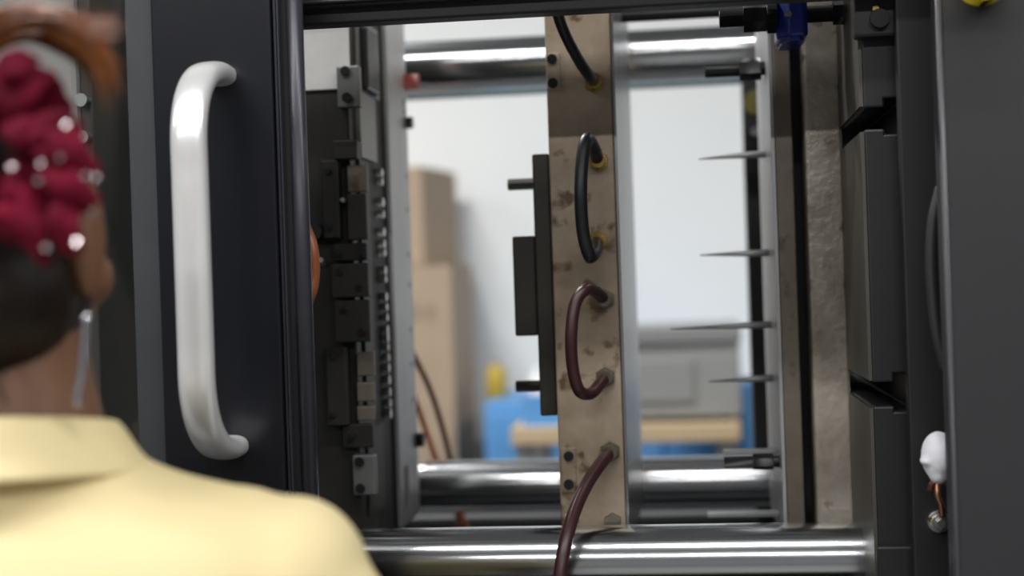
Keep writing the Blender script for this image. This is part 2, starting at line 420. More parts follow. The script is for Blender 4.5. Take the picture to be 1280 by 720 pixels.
# blocks bolted on the front face
def fblock(name, x0, x1, y0, y1, out, m, bev=0.0015):
    return MB().pbox(x0, x1, y0, y1, YM - out, out).build(name, m, mh, bev)
fblock('latch_block', 416, 446, 175, 199, 0.020, M_steel_dark)
fblock('latch_plate', 402, 424, 200, 298, 0.016, M_steel_dark)
fblock('steel_insert', 434, 458, 206, 240, 0.012, M_brownplate)
fblock('steel_insert', 434, 458, 242, 300, 0.010, M_steel_core)
fblock('lock_body', 416, 458, 304, 326, 0.016, M_steel_dark)
fblock('lock_body', 414, 460, 329, 372, 0.020, M_steel_core)
fblock('lock_body', 418, 462, 375, 428, 0.017, M_steel_core)
fblock('latch_plate', 408, 434, 434, 532, 0.018, M_steel_dark)
for (a, b) in ((440, 470), (478, 502), (508, 526)):
    fblock('spacer_segment', 446, 467, a, b, 0.012, M_brownplate)
fblock('spacer_segment', 428, 466, 530, 560, 0.010, M_steel_dark)
c = at(397, 291, YM)
MB().cyl((c.x, YM, c.z), (c.x, YM - 0.02, c.z), 0.009, 20).build('cylinder_end', M_steel_dark, mh, 0.001)
c = at(404, 330, YM)
MB().cyl((c.x, YM, c.z), (c.x, YM - 0.012, c.z + 0.004), 0.003, 12).build('screw', M_steel_light, mh)
for bx, by, rr_ in ((409, 214, 3.0), (409, 284, 3.0), (421, 318, 2.6), (452, 318, 2.6), (424, 340, 3.2), (448, 360, 3.2), (428, 388, 3.0), (452, 415, 3.4), (416, 446, 3.0), (416, 518, 3.0), (428, 250, 2.4), (438, 545, 3.0)):
    cc = at(bx, by, YM - 0.021)
    MB().cyl((cc.x, YM - 0.004, cc.z), (cc.x, YM - 0.0225, cc.z), rr_ * 0.0011, 14).build('screw', M_zinc if rr_ < 2.5 else M_bolt, mh, 0.0005)
# relief on the parting face
def rblock(name, xa, xb, ya, yb, t, m, bev=0.001, x=None):
    xx = X1 if x is None else x
    xm = (xa + xb) / 2
    a = atx(xa, (ya + yb) / 2, xx).y; b = atx(xb, (ya + yb) / 2, xx).y
    return MB().box(xx, xx + t, a, b, atx(xm, yb, xx).z, atx(xm, ya, xx).z).build(name, m, mh, bev)
rblock('face_strip', 443, 469, 30, 118, 0.004, M_steel_grey)
rblock('guide_column', 446, 462, 38, 116, 0.012, M_bolt, 0.004)
rblock('face_strip', 444, 464, 119, 200, 0.006, M_steel_grey)
rblock('face_strip', 451, 463, 201, 520, 0.003, M_steel_dark)
rblock('face_strip', 458, 478, 532, 640, 0.003, M_steel_dark)
# row of polished pin heads in the dark channel
bead_y = [216, 227, 253, 268, 290, 305, 316, 338, 349, 371, 384, 397, 412, 422, 434, 447, 460, 475, 490, 504, 517]
for by in bead_y:
    bx = 476 + (by - 216) * 0.036
    q = atx(bx, by, X1 + 0.003)
    b = MB(); b.cyl((X1 - 0.0025, q.y, q.z), (X1 + 0.005, q.y, q.z), random.uniform(0.0046, 0.0062), 14)
    b.build('pin_head', M_zinc, mh, 0.0016)
# pale slotted plate
xp = X1 + 0.004
a0, a1 = atx(494, 400, xp).y, atx(517, 400, xp).y
zb0 = atx(497, 664, xp).z
s0, s1 = atx(506, 600, xp).y, atx(511, 600, xp).y
sz0, sz1 = atx(508, 635, xp).z, atx(508, 583, xp).z
lp = MB()
lp.box(X1, xp, a0, s0, zb0, ZT).box(X1, xp, s1, a1, zb0, ZT).box(X1, xp, s0, s1, zb0, sz0).box(X1, xp, s0, s1, sz1, ZT)
lpo = lp.build('slotted_plate', M_steel_light, mh)
for hy in (128, 140, 158, 220, 262, 318, 356, 412, 455, 500):
    q = atx(512 + (hy - 360) * 0.03, hy, xp)
    MB().cyl((xp - 0.001, q.y, q.z), (xp + 0.0006, q.y, q.z), 0.0035, 10).build('hole', M_bolt, lpo)
# knobs on the far edge
for kx, ky, ln, r, mm, nm in ((502, 104, 0.026, 0.0095, M_red, 'plug'), (502, 155, 0.010, 0.0075, M_bolt, 'stop_knob'), (516, 549, 0.010, 0.009, M_bolt, 'stop_knob')):
    q = at(kx, ky, 1.895)
    MB().cyl((xp - 0.006, 1.885, q.z), (at(kx + 9, ky, 1.885).x + ln * 0.5, 1.885, q.z), r, 16).build(nm, mm, mh, 0.001)

# ------------------------------------------------------------------ floating middle plate
YP = 1.56
xa, xb = at(691.5, 360, YP).x, at(777, 360, YP).x
fp = thing('mold_plate', 'brown stained upright mold plate carrying the cooling hoses between both mold halves', 'mold plate', ((xa + xb) / 2, 1.76, ZB))
MB().box(xa, xb - 0.0035, YP, 1.955, ZB, ZT).build('plate_body', M_steel_old, fp, 0.0015)
MB().box(xb - 0.003, xb, YP + 0.003, 1.955, ZB, ZT).build('polished_side', M_steel_pol, fp, 0.0005)
MB().pbox(670, 691.5, 192, 520, 1.575, 0.30).build('core_backing', M_steel_core, fp, 0.002)
MB().pbox(642, 671, 295, 420, 1.585, 0.26).build('core_insert', M_steel_core, fp, 0.002)
for (x0, x1, yy, Y) in ((635, 668, 231, 1.64), (645, 678, 483, 1.64)):
    a = at(x0, yy, Y); b = at(x1 + 6, yy, Y)
    MB().cyl(a, (b.x, Y, a.z), 0.0062, 18).build('guide_pin', M_steel_core, fp, 0.0015)
for (x0, x1, y0, y1, bolts) in ((683, 700, 66, 112, ((690, 74), (691, 104))), (702, 720, 560, 616, ((711, 570), (711, 605)))):
    br = MB().pbox(x0, x1, y0, y1, YP - 0.0025, 0.0025).build('corner_pad', M_steel_old, fp, 0.0006)
    for bx, by in bolts:
        cc = at(bx, by, YP - 0.0025)
        MB().cyl((cc.x, YP - 0.0025, cc.z), (cc.x, YP - 0.0055, cc.z), 0.0052, 18).build('bolt', M_bolt, br, 0.0006)
cc = at(737, 322, YP)
MB().cyl((cc.x, YP, cc.z), (cc.x, YP - 0.0015, cc.z), 0.006, 16).build('plugged_port', M_bolt, fp)
cc = at(766, 652, YP)
MB().cyl((cc.x, YP, cc.z), (cc.x, YP - 0.012, cc.z), 0.0095, 6).build('port_plug', M_fit, fp, 0.001)
# leader pin to the fixed half
a = at(772, 21, 1.78); b = at(940, 13, 1.78)
X_A = at(970, 360, YM).x
MB().cyl((xb, 1.78, a.z), (X_A, 1.78, a.z), 0.0072, 20).build('leader_pin', M_bolt, fp)

# hoses
def hose(label, pts, r, m_h, ends, group=None):
    """ends: list of (point, direction, material)"""
    P = spline(pts, 10)
    base = min(P, key=lambda p: p.z)
    t = thing('cooling_hose', label, 'hose', base)
    MB().tube(P, r, 14).build('tube', m_h, t)
    for p, m_f in ends:
        p = Vector(p)
        MB().cyl((p.x, YP, p.z), (p.x, YP - 0.006, p.z), 0.0108, 6).build('hex_fitting', m_f, t, 0.0012)
        MB().cyl((p.x, YP - 0.006, p.z), (p.x, YP - 0.016, p.z), 0.0078, 16).build('ferrule', m_f, t, 0.001)
    return t
f1 = at(743, 104, YP)
hose('black rubber hose hanging down to the top brass port of the mold plate',
     [at(688, -70, 1.43), at(690, -30, 1.44), at(696, 12, 1.455), at(706, 42, 1.47), at(722, 73, 1.495), at(736, 94, 1.52), (f1.x, YP - 0.008, f1.z)], 0.0056, M_hoseb, [((f1.x, 0, f1.z), M_brass)])
f2, f3 = at(748, 202, YP), at(747, 301, YP)
hose('short black rubber hose looping between two brass ports on the mold plate',
     [(f2.x, YP - 0.008, f2.z), at(743, 187, 1.53), at(734, 174, 1.505), at(728, 200, 1.495), at(726, 245, 1.49), at(729, 290, 1.495), at(737, 319, 1.50), at(744, 315, 1.52), (f3.x, YP - 0.008, f3.z)],
     0.0066, M_hoseb, [((f2.x, 0, f2.z), M_brass), ((f3.x, 0, f3.z), M_brass)])
f4, f5 = at(756, 374, YP), at(757, 471, YP)
hose('maroon rubber hose bowed in a C between two steel ports on the mold plate',
     [(f4.x, YP - 0.008, f4.z), at(744, 364, 1.525), at(732, 362, 1.505), at(719, 380, 1.495), at(714, 420, 1.49), at(716, 460, 1.495), at(724, 488, 1.50), at(738, 492, 1.515), at(750, 480, 1.535), (f5.x, YP - 0.008, f5.z)],
     0.0062, M_hosem, [((f4.x, 0, f4.z), M_fit), ((f5.x, 0, f5.z), M_fit)])
f6 = at(763, 564, YP)
hose('maroon rubber hose dropping in front of the near lower tie bar',
     [(f6.x, YP - 0.008, f6.z), at(752, 578, 1.53), at(735, 603, 1.50), at(720, 634, 1.46), at(709, 670, 1.43), at(702, 705, 1.415), at(698, 745, 1.41), at(696, 800, 1.41), (at(695, 800, 1.41).x, 1.41, 0.985)],
     0.0066, M_hosem, [((f6.x, 0, f6.z), M_fit)])

# ------------------------------------------------------------------ fixed mold half
X_A2 = at(997, 360, YM).x
X_B, X_B2 = at(1012, 360, YM - 0.01).x, at(1060, 360, YM - 0.01).x
fh = thing('fixed_mold_half', 'pitted steel fixed mold half clamped to the machine platen, thin spikes on its face', 'mold', ((X_A + X_B2) / 2, 1.74, ZB))
MB().box(X_A + 0.004, X_A2, YM, 1.88, ZB, ZT).build('cavity_plate', M_brownplate, fh, 0.0015)
MB().box(X_A, X_A + 0.0038, YM + 0.001, 1.88, ZB, ZT).build('ground_face', M_steel_light, fh, 0.0005)
MB().box(X_A2, X_B, YM + 0.06, 1.87, ZB, ZT).build('spacer_block', M_bolt, fh)
MB().box(X_B, X_B2, YM - 0.01, 1.90, ZB, ZT).build('clamp_plate', M_pit, fh, 0.004)
MB().box(X_B2, X_FP - 0.003, YM + 0.03, 1.88, ZB, ZT).build('locating_plate', M_bolt, fh)
for (tx, ty, bx, by) in ((873, 199, 951, 193), (875, 319, 958, 316), (838, 411, 958, 406), (886, 477, 961, 473)):
    Y = 1.72
    b = at(bx, by, Y); t = at(tx, ty, Y)
    MB().tube([(X_A + 0.001, Y, b.z), (X_A - 0.25 * (X_A - t.x), Y, b.z), (t.x, Y, t.z)], [0.0040, 0.0036, 0.0006], 12).build('spike', M_steel_light, fh)
for (x0, x1, y0, y1) in ((904, 966, 563, 569), (884, 966, 641, 647)):
    Y = 1.66
    a = at(x0, (y0 + y1) / 2, Y)
    MB().box(a.x, X_A, Y, Y + 0.02, at((x0 + x1) / 2, y1, Y).z, at((x0 + x1) / 2, y0, Y).z).build('ledge', M_steel_light, fh, 0.001)

def clamp_bolt(label, xr, xn0, xn1, y, Y, rr, rn, xend):
    a = at(xr, y, Y)
    t = thing('clamp_bolt', label, 'bolt', (xend, Y, a.z))
    MB().cyl((a.x, Y, a.z), (xend, Y, a.z), rr, 18).build('threaded_rod', M_bolt, t, 0.001)
    MB().cyl((at(xn0, y, Y).x, Y, a.z), (at(xn1, y, Y).x, Y, a.z), rn, 6).build('hex_nut', M_bolt, t, 0.0015)
    return t, a
t, a = clamp_bolt('long black stud with two nuts passing through the blue clamp', 899, 929, 958, 24, 1.50, 0.0082, 0.0145, at(1058, 18, 1.50).x)
MB().cyl((at(958, 22, 1.5).x, 1.5, a.z), (at(971, 22, 1.5).x, 1.5, a.z), 0.0165, 24).build('washer', M_bolt, t, 0.001)
MB().cyl((at(1041, 19, 1.5).x, 1.5, a.z), (at(1060, 19, 1.5).x, 1.5, a.z), 0.0118, 6).build('hex_nut', M_bolt, t, 0.0015)
clamp_bolt('black stud and nut just below the blue clamp', 881, 924, 951, 89, 1.66, 0.0075, 0.0125, X_A)
clamp_bolt('black stud and nut low on the fixed mold half', 905, 941, 967, 578, 1.62, 0.0062, 0.0088, X_A)
# blue clamp
bx0, bx1 = at(971, 25, 1.48).x, at(1009, 25, 1.48).x
bxm = at(987, 25, 1.47).x
bz = at(988, 52, 1.48).z
bc = thing('mold_clamp', 'glossy blue faceted clamp block hanging over the fixed mold half', 'clamp', ((bx0 + bx1) / 2, 1.5, bz))
prof = [(bx0, 1.492), (bxm, 1.472), (bx1 - 0.004, 1.470), (bx1, 1.476), (bx1, 1.535), (bx0, 1.535)]
MB().prism(prof, 'z', bz + 0.004, 1.72).build('clamp_body', M_blue, bc, 0.0025)
MB().prism([(u + (0.004 if i in (0, 5) else -0.004 if i in (2, 3, 4) else 0), v + 0.003) for i, (u, v) in enumerate(prof)], 'z', bz, bz + 0.005).build('clamp_foot', M_blue, bc, 0.001)
c = at(985, 18, 1.472)
MB().cyl((c.x, 1.476, c.z), (c.x, 1.468, c.z), 0.0032, 14).build('set_screw', M_zinc, bc)

# ------------------------------------------------------------------ white wrapped nozzle, copper strip, eye bolt by the panel edge
yB = 1.345
wc = at(1176, 572, 1.30)
cl = MB()
cl.ell((wc.x, 1.31, wc.z), 0.0145, 0.022, 0.021, 26, 18)
for (px, py, rx, rz) in ((1160, 577, 0.0062, 0.004), (1165, 572, 0.007, 0.008), (1172, 556, 0.009, 0.010), (1174, 594, 0.008, 0.008), (1168, 586, 0.006, 0.008)):
    q = at(px, py, 1.30); cl.ell((q.x, 1.305, q.z), rx, 0.012, rz, 16, 10)
co = cl.build('wrapped_cloth', M_cloth)
rm = co.modifiers.new('weld', 'REMESH'); rm.mode = 'VOXEL'; rm.voxel_size = 0.0016; rm.use_smooth_shade = True
sm = co.modifiers.new('soft', 'SMOOTH'); sm.factor = 0.5; sm.iterations = 6
tag(co, 'white bunched cloth tucked behind the graphite cover edge', 'cloth')
cw = MB()
pts = spline([at(1164, 612, 1.325), at(1167, 604, 1.32), at(1176, 601, 1.318), at(1184, 603, 1.32)], 6)
cw.tube(pts, 0.0030, 10, sx=0.6, sy=1.4)
pts = spline([at(1173, 604, 1.32), at(1172, 618, 1.318), at(1176, 630, 1.32), at(1178, 645, 1.325)], 6)
cw.tube(pts, 0.0026, 10)
tag(cw.build('copper_strap', M_copper), 'bent copper strap below the white cloth', 'strap')
q = at(1175, 653, 1.335)
eb = thing('washer_bolt', 'zinc bolt with broad washer beside the copper strap', 'bolt', (q.x, 1.345, q.z))
MB().cyl((q.x, 1.345, q.z), (q.x, 1.339, q.z), 0.0095, 26).build('washer', M_zinc, eb, 0.001)
MB().cyl((q.x, 1.339, q.z), (q.x, 1.334, q.z), 0.0072, 24).build('spring_washer', M_zinc, eb, 0.001)
MB().cyl((q.x, 1.334, q.z), (q.x, 1.326, q.z), 0.0046, 6).build('bolt_head', M_zinc, eb, 0.0006)
q2 = at(1164, 650, 1.335)
MB().cyl((q2.x, 1.345, q2.z), (q2.x, 1.336, q2.z), 0.0022, 12).build('locking_pin', M_brass, eb)

# ------------------------------------------------------------------ orange and brown air hoses behind
t = thing('air_hose', 'orange air hose running down behind the far lower tie bar', 'hose', at(584, 660, 2.2))
MB().tube(spline([at(500, 455, 2.06), at(519, 500, 2.10), at(533, 540, 2.15), at(546, 577, 2.18), at(566, 622, 2.20), at(584, 660, 2.19), at(600, 730, 2.15), at(606, 790, 2.10)]), 0.0042, 10).build('tube', M_hoseo, t)
t2 = thing('air_hose', 'dark brown air hose beside the orange one', 'hose', at(566, 660, 2.23))
MB().tube(spline([at(494, 400, 2.06), at(518, 446, 2.10), at(538, 488, 2.16), at(553, 535, 2.20), at(563, 577, 2.22), at(572, 640, 2.23), at(580, 730, 2.2)]), 0.0045, 10).build('tube', M_hosebr, t2)
t3 = thing('air_hose', 'bowed orange-brown hose peeking out beside the door edge', 'hose', at(386, 392, 1.46))
MB().tube(spline([at(366, 262, 1.50), at(380, 282, 1.47), at(390, 310, 1.46), at(392, 345, 1.46), at(386, 372, 1.46), at(372, 398, 1.48), at(356, 420, 1.52)]), 0.0060, 12).build('tube', mat('rust_hose', (0.30, 0.085, 0.03), 0.4), t3)

# ------------------------------------------------------------------ sliding safety door
YD = 1.27
door = thing('safety_door', 'dark sliding safety door with clear window and tall aluminium pull handle', 'door', (-0.6, 1.29, 0.3))
xs0 = at(197, 300, YD).x; xs1 = at(347, 300, YD).x; xw = at(162, 300, YD).x
ZD0, ZD1 = 0.99, 1.85
stile = MB().box(xs0, xs1, YD, YD + 0.035, ZD0, ZD1).build('stile', M_door, door, 0.002)
MB().box(xw, xs0 + 0.002, YD + 0.006, YD + 0.03, ZD0, ZD1).build('window_strip', M_doorstrip, door, 0.001)
MB().box(xw - 0.85, xw, YD + 0.012, YD + 0.018, ZD0 + 0.06, ZD1 - 0.06).build('window_pane', M_glass, door)
MB().box(xw - 0.85, xw, YD, YD + 0.035, ZD1 - 0.06, ZD1).build('top_frame', M_door, door, 0.002)
MB().box(xw - 0.85, xw, YD, YD + 0.035, ZD0, ZD0 + 0.06).build('bottom_frame', M_door, door, 0.002)
MB().box(xw - 0.95, xw - 0.85, YD, YD + 0.035, ZD0, ZD1).build('far_stile', M_door, door, 0.002)
for (a, b, dpt, mm) in ((348.5, 352, 0.004, M_edge), (353.5, 356, 0.002, M_edge)):
    MB().box(at(a, 300, YD).x, at(b, 300, YD).x, YD + dpt, YD + 0.034, ZD0, ZD1).build('seal_lip', mm, door, 0.0005)
MB().box(xs1, at(362, 300, YD).x, YD + 0.012, YD + 0.035, ZD0, ZD1).build('seal_channel', M_gasket, door)
ex0, ex1 = at(361, 300, YD - 0.004).x, at(382, 300, YD - 0.004).x
MB().tube([((ex0 + ex1) / 2, YD + 0.012, ZD0), ((ex0 + ex1) / 2, YD + 0.012, ZD1)], (ex1 - ex0) / 2, 28, sx=1.0, sy=1.0).build('rounded_edge', M_edge, door)
# handle: bent oval bar
yo = YD - 0.080
ft, fb = at(276, 96, YD), at(288, 556, YD)
xbar = (ft.x + fb.x) / 2
zt_, zb_ = ft.z, fb.z
hp = [(xbar, YD, zt_ + 0.001), (xbar, YD - 0.020, zt_ + 0.001), (xbar - 0.001, YD - 0.045, zt_ - 0.006), (xbar - 0.002, YD - 0.066, zt_ - 0.024), (xbar - 0.002, yo + 0.001, zt_ - 0.052), (xbar - 0.002, yo, zt_ - 0.09)]
hp2 = [(x, y, zb_ + (zt_ - z)) for (x, y, z) in hp][::-1]
full = [Vector(p) for p in hp] + [Vector((xbar - 0.002, yo, zt_ - 0.09 - (zt_ - zb_ - 0.18) * k / 4)) for k in (1, 2, 3)] + [Vector(p) for p in hp2]
P = spline(full, 8)
hb = MB()
# oval section, kept square to X by explicit frames
n = len(P); seg = 24; vs = []
for i, p in enumerate(P):
    T = (P[min(n - 1, i + 1)] - P[max(0, i - 1)]).normalized()
    X = Vector((1, 0, 0)); B = T.cross(X).normalized()
    for kk in range(seg):
        aa = 2 * PI * kk / seg
        ca, sa = math.cos(aa), math.sin(aa)
        vs.append(p + X * (0.0150 * math.copysign(abs(ca) ** 0.8, ca)) + B * (0.0095 * math.copysign(abs(sa) ** 0.8, sa)))
fs = [(i * seg + kk, i * seg + (kk + 1) % seg, (i + 1) * seg + (kk + 1) % seg, (i + 1) * seg + kk) for i in range(n - 1) for kk in range(seg)]
hb.add(vs, fs, True)
hb.build('pull_handle', M_chrome, door, label='satin aluminium pull handle')

# ------------------------------------------------------------------ things along the far wall
def carton(label, cx, cy, z0, sx, sy, sz, rz, prints=False):
    t = thing('cardboard_box', label, 'box', (cx, cy, z0))
    t.rotation_euler = (0, 0, rz)
    def part(nm, b, m_, bev=0.0):
        o = b.build(nm, m_, None, bev); o.location = (0, 0, 0)
        return o
    def mk(nm, x0, x1, y0, y1, za, zb, m_, bev=0.0):
        me = MB().box(x0 + cx, x1 + cx, y0 + cy, y1 + cy, za + z0, zb + z0)
        return me.build(nm, m_, t, bev)
    mk('carton_body', -sx / 2, sx / 2, -sy / 2, sy / 2, 0, sz - 0.004, M_card, 0.004)
    mk('flap', -sx / 2, sx / 2, -sy / 2, -0.002, sz - 0.004, sz, M_card)
    mk('flap', -sx / 2, sx / 2, 0.002, sy / 2, sz - 0.004, sz, M_card)
    mk('tape_strip', -sx / 2 - 0.001, sx / 2 + 0.001, -0.03, 0.03, sz - 0.001, sz + 0.001, M_tape)
    if prints:
        for k in range(3):
            mk('print_mark', sx / 2 - 0.17 + k * 0.045, sx / 2 - 0.14 + k * 0.045, -sy / 2 - 0.0008, -sy / 2 + 0.001, sz * 0.72, sz * 0.80, M_print)
    return t
YB = 4.5
bxr = at(567, 450, YB).x; bzt = at(540, 331, YB).z
carton('large cardboard box with faint print, middle of the stack by the wall', bxr - 0.30, YB + 0.22, bzt - 0.60, 0.60, 0.44, 0.60, 0.0, True)
carton('cardboard box on the floor under the taller stack', bxr - 0.31, YB + 0.23, 0, 0.62, 0.46, bzt - 0.602, 0.0)
ux = at(541, 270, YB).x
carton('smaller cardboard box on top of the stack by the wall', ux - 0.22, YB + 0.25, bzt + 0.002, 0.42, 0.34, at(525, 207, YB).z - bzt, math.radians(-9))

# blue bin behind, workbench, grey case
YN = 3.7
blx0, blx1 = at(605, 520, 4.35).x, at(946, 520, 4.35).x
bb = thing('storage_cabinet', 'bright blue low steel cabinet behind the wooden workbench', 'cabinet', ((blx0 + blx1) / 2, 4.6, 0))
blz = at(620, 503, 4.35).z
MB().box(blx0, blx1, 4.35, 4.85, 0.06, blz).build('cabinet_body', M_benchblue, bb, 0.006)
MB().box(blx0 + 0.02, blx1 - 0.02, 4.38, 4.82, 0, 0.06).build('plinth', M_black, bb)
wdt = (blx1 - blx0) / 3
for k in range(3):
    dd = MB().box(blx0 + wdt * k + 0.008, blx0 + wdt * (k + 1) - 0.008, 4.338, 4.35, 0.09, blz - 0.03).build('cabinet_door', M_benchblue, bb, 0.003)
    MB().box(blx0 + wdt * (k + 1) - 0.05, blx0 + wdt * (k + 1) - 0.035, 4.318, 4.338, blz - 0.28, blz - 0.16).build('handle', M_greycase, dd, 0.002)
wx0, wx1 = at(638, 540, YN).x, at(926, 540, YN).x
wz1, wz0 = at(860, 530, YN).z, at(860, 553, YN).z
wb = thing('workbench', 'pale wooden topped workbench with grey steel legs', 'workbench', ((wx0 + wx1) / 2, YN + 0.25, 0))
MB().box(wx0, wx1, YN, YN + 0.5, wz0, wz1).build('bench_top', M_wood, wb, 0.004)
for lx in (wx0 + 0.01, wx1 - 0.055):
    for ly in (YN + 0.02, YN + 0.435):
        MB().box(lx, lx + 0.045, ly, ly + 0.045, 0, wz0).build('leg', M_greycase, wb, 0.003)
MB().box(wx0 + 0.055, wx1 - 0.055, YN + 0.45, YN + 0.47, 0.25, 0.31).build('stretcher', M_greycase, wb)
gx0, gx1 = at(770, 470, YN + 0.05).x, at(926, 470, YN + 0.05).x
gz1 = at(865, 407, YN + 0.05).z
gc = thing('equipment_case', 'grey metal equipment case standing on the wooden workbench', 'case', ((gx0 + gx1) / 2, YN + 0.25, wz1))
MB().box(gx0, gx1, YN + 0.05, YN + 0.42, wz1 + 0.012, gz1 - 0.045).build('case_body', M_greycase, gc, 0.006)
MB().box(gx0 - 0.006, gx1 + 0.004, YN + 0.04, YN + 0.43, gz1 - 0.045, gz1).build('lid', mat('case_lid', (0.2200, 0.2255, 0.2255), 0.45), gc, 0.006)
MB().box(gx0 + 0.05, gx0 + 0.19, YN + 0.043, YN + 0.05, wz1 + 0.05, gz1 - 0.08).build('front_panel', mat('case_panel', (0.2530, 0.2587, 0.2587), 0.5), gc, 0.003)
for fx in (gx0 + 0.03, gx1 - 0.05):
    MB().box(fx, fx + 0.02, YN + 0.06, YN + 0.40, wz1, wz1 + 0.012).build('foot', M_black, gc)
# tall blue rack end at the right of the bench
rx0, rx1 = at(926, 520, 4.0).x, at(948, 520, 4.0).x
rk = thing('blue_upright', 'slim bright blue upright locker at the end of the workbench', 'locker', ((rx0 + rx1) / 2, 4.15, 0))
MB().box(rx0, rx1 + 0.18, 4.0, 4.3, 0.05, at(936, 479, 4.0).z).build('locker_body', M_benchblue, rk, 0.004)
MB().box(rx0 + 0.01, rx1 + 0.17, 4.02, 4.28, 0, 0.05).build('plinth', M_black, rk)
MB().box(rx0 + 0.008, rx1 + 0.172, 3.99, 4.0, 0.08, at(936, 483, 4.0).z).build('locker_door', M_benchblue, rk, 0.003)
# yellow bottle and white bottle, blue bin on cabinet
def bottle(name, label, cat, px0, px1, py0, py1, Y, m_b, m_c):
    xm = (px0 + px1) / 2
    c = at(xm, (py0 + py1) / 2, Y)
    r = (at(px1, py1, Y).x - at(px0, py1, Y).x) / 2
    z0, z1 = blz if Y > 4.3 else wz1, at(xm, py0, Y).z
    t = thing(name, label, cat, (c.x, Y, z0))
    h = z1 - z0
    prof = [(0, r * 0.95), (0.02, r), (0.72, r), (0.80, r * 0.8), (0.86, r * 0.45), (0.90, r * 0.42)]
    MB().tube([(c.x, Y, z0 + h * f) for f, _ in prof], [q for _, q in prof], 24).build('bottle_body', m_b, t)
    MB().cyl((c.x, Y, z0 + h * 0.90), (c.x, Y, z1), r * 0.5, 20).build('cap', m_c, t, 0.002)
bottle('oil_bottle', 'yellow plastic bottle standing on the blue cabinet', 'bottle', 608, 633, 450, 505, 4.55, mat('yellow_bottle', (0.4340, 0.3080, 0.0350), 0.4), M_greycase)
bottle('spray_bottle', 'white plastic bottle on the workbench beside the mold plate', 'bottle', 662, 684, 458, 530, YN + 0.2, M_whitepl, mat('pale_green_cap', (0.5, 0.65, 0.6), 0.5))
bi0, bi1 = at(658, 510, YN + 0.12).x, at(706, 510, YN + 0.12).x
bn = thing('parts_bin', 'small blue plastic parts bin on the wooden workbench', 'bin', ((bi0 + bi1) / 2, YN + 0.08, wz1))
z1 = at(675, 497, YN + 0.05).z
b = MB(); b.box(bi0, bi1, YN + 0.03, YN + 0.035, wz1 + 0.004, z1).box(bi0, bi1, YN + 0.135, YN + 0.14, wz1 + 0.004, z1).box(bi0, bi0 + 0.005, YN + 0.035, YN + 0.135, wz1 + 0.004, z1).box(bi1 - 0.005, bi1, YN + 0.035, YN + 0.135, wz1 + 0.004, z1)
b.build('bin_wall', M_benchblue, bn)
MB().box(bi0, bi1, YN + 0.03, YN + 0.14, wz1, wz1 + 0.004).build('bin_bottom', M_benchblue, bn)

# ------------------------------------------------------------------ the worker
M_skin = mat('brown_skin', (0.1674, 0.0775, 0.0403), 0.5, c2=(0.1922, 0.0930, 0.0496), scale=9)
M_hair = mat('dark_brown_hair', (0.0072, 0.0048, 0.0036), 0.5, c2=(0.0192, 0.0102, 0.0060), scale=14, stretch=(6, 6, 0.5), bump=0.5, bscale=40, spec=0.25)
M_tuft = mat('painted_lit_hair', (0.26, 0.085, 0.022), 0.5, spec=0.15, c2=(0.08, 0.026, 0.008), scale=30)  # light on the hair ends painted in as a brighter orange-brown
M_shirt = mat('pale_yellow_knit', (0.7980, 0.6650, 0.3610), 0.85, c2=(0.8170, 0.6935, 0.3990), scale=4, bump=0.12, bscale=500)
M_trou = mat('dark_trousers', (0.03, 0.032, 0.045), 0.8)
M_shoe = mat('black_shoe', (0.02, 0.02, 0.02), 0.5)
M_scr = mat('crimson_velvet', (0.1800, 0.0036, 0.0234), 0.8, spec=0.15, c2=(0.0675, 0.0018, 0.0090), scale=30, bump=0.3, bscale=80)
M_seq = mat('pearl_sequin', (0.5950, 0.5040, 0.5320), 0.18, 0.7)
M_silver = mat('silver', (0.75, 0.75, 0.80), 0.2, 1.0)

PYC = 0.90
pc = at(-4, 600, 0.88)
PX = pc.x
def W(x, y, z): return Vector((PX + x, PYC + y, z))
def soft(o, vox, it=8, fac=0.5):
    r = o.modifiers.new('fuse', 'REMESH'); r.mode = 'VOXEL'; r.voxel_size = vox; r.use_smooth_shade = True
    s = o.modifiers.new('soft', 'SMOOTH'); s.factor = fac; s.iterations = it
    return o
HC = W(-0.027, 0.012, 1.434)             # head centre
HM = Matrix.Rotation(math.radians(-6), 3, 'Z')      # head turned towards the door window
def H(x, y, z): return HC + HM @ Vector((x, y, z))
bd = MB()
bd.ell(HC, 0.073, 0.090, 0.104, 32, 20, HM)                        # cranium
bd.ell(H(0, 0.030, -0.050), 0.056, 0.060, 0.062, 24, 14, HM)       # jaw
bd.ell(H(0, 0.092, -0.020), 0.012, 0.016, 0.020, 12, 8, HM)        # nose
bd.ell(H(0, 0.078, 0.002), 0.009, 0.014, 0.026, 12, 8, HM)
for s in (-1, 1):
    bd.ell(H(s * 0.040, 0.055, -0.018), 0.026, 0.030, 0.024, 14, 10, HM)     # cheeks
    bd.ell(H(s * 0.085, -0.010, 0.006), 0.011, 0.017, 0.040, 14, 10, HM)     # ears
bd.loft([(W(0, 0.0, 1.25), 0.075, 0.065), (W(0, 0.0, 1.31), 0.062, 0.058), (W(-0.004, 0.004, 1.35), 0.054, 0.055), (W(-0.012, 0.008, 1.40), 0.052, 0.054)])   # neck
bd.loft([(W(0, 0.0, 0.70), 0.06, 0.05), (W(0, 0, 0.76), 0.155, 0.105), (W(0, 0, 0.84), 0.165, 0.110), (W(0, 0, 0.98), 0.128, 0.088), (W(0, 0.005, 1.12), 0.145, 0.100), (W(0, 0, 1.22), 0.150, 0.092), (W(0, 0, 1.275), 0.11, 0.07), (W(0, 0, 1.29), 0.07, 0.06)])
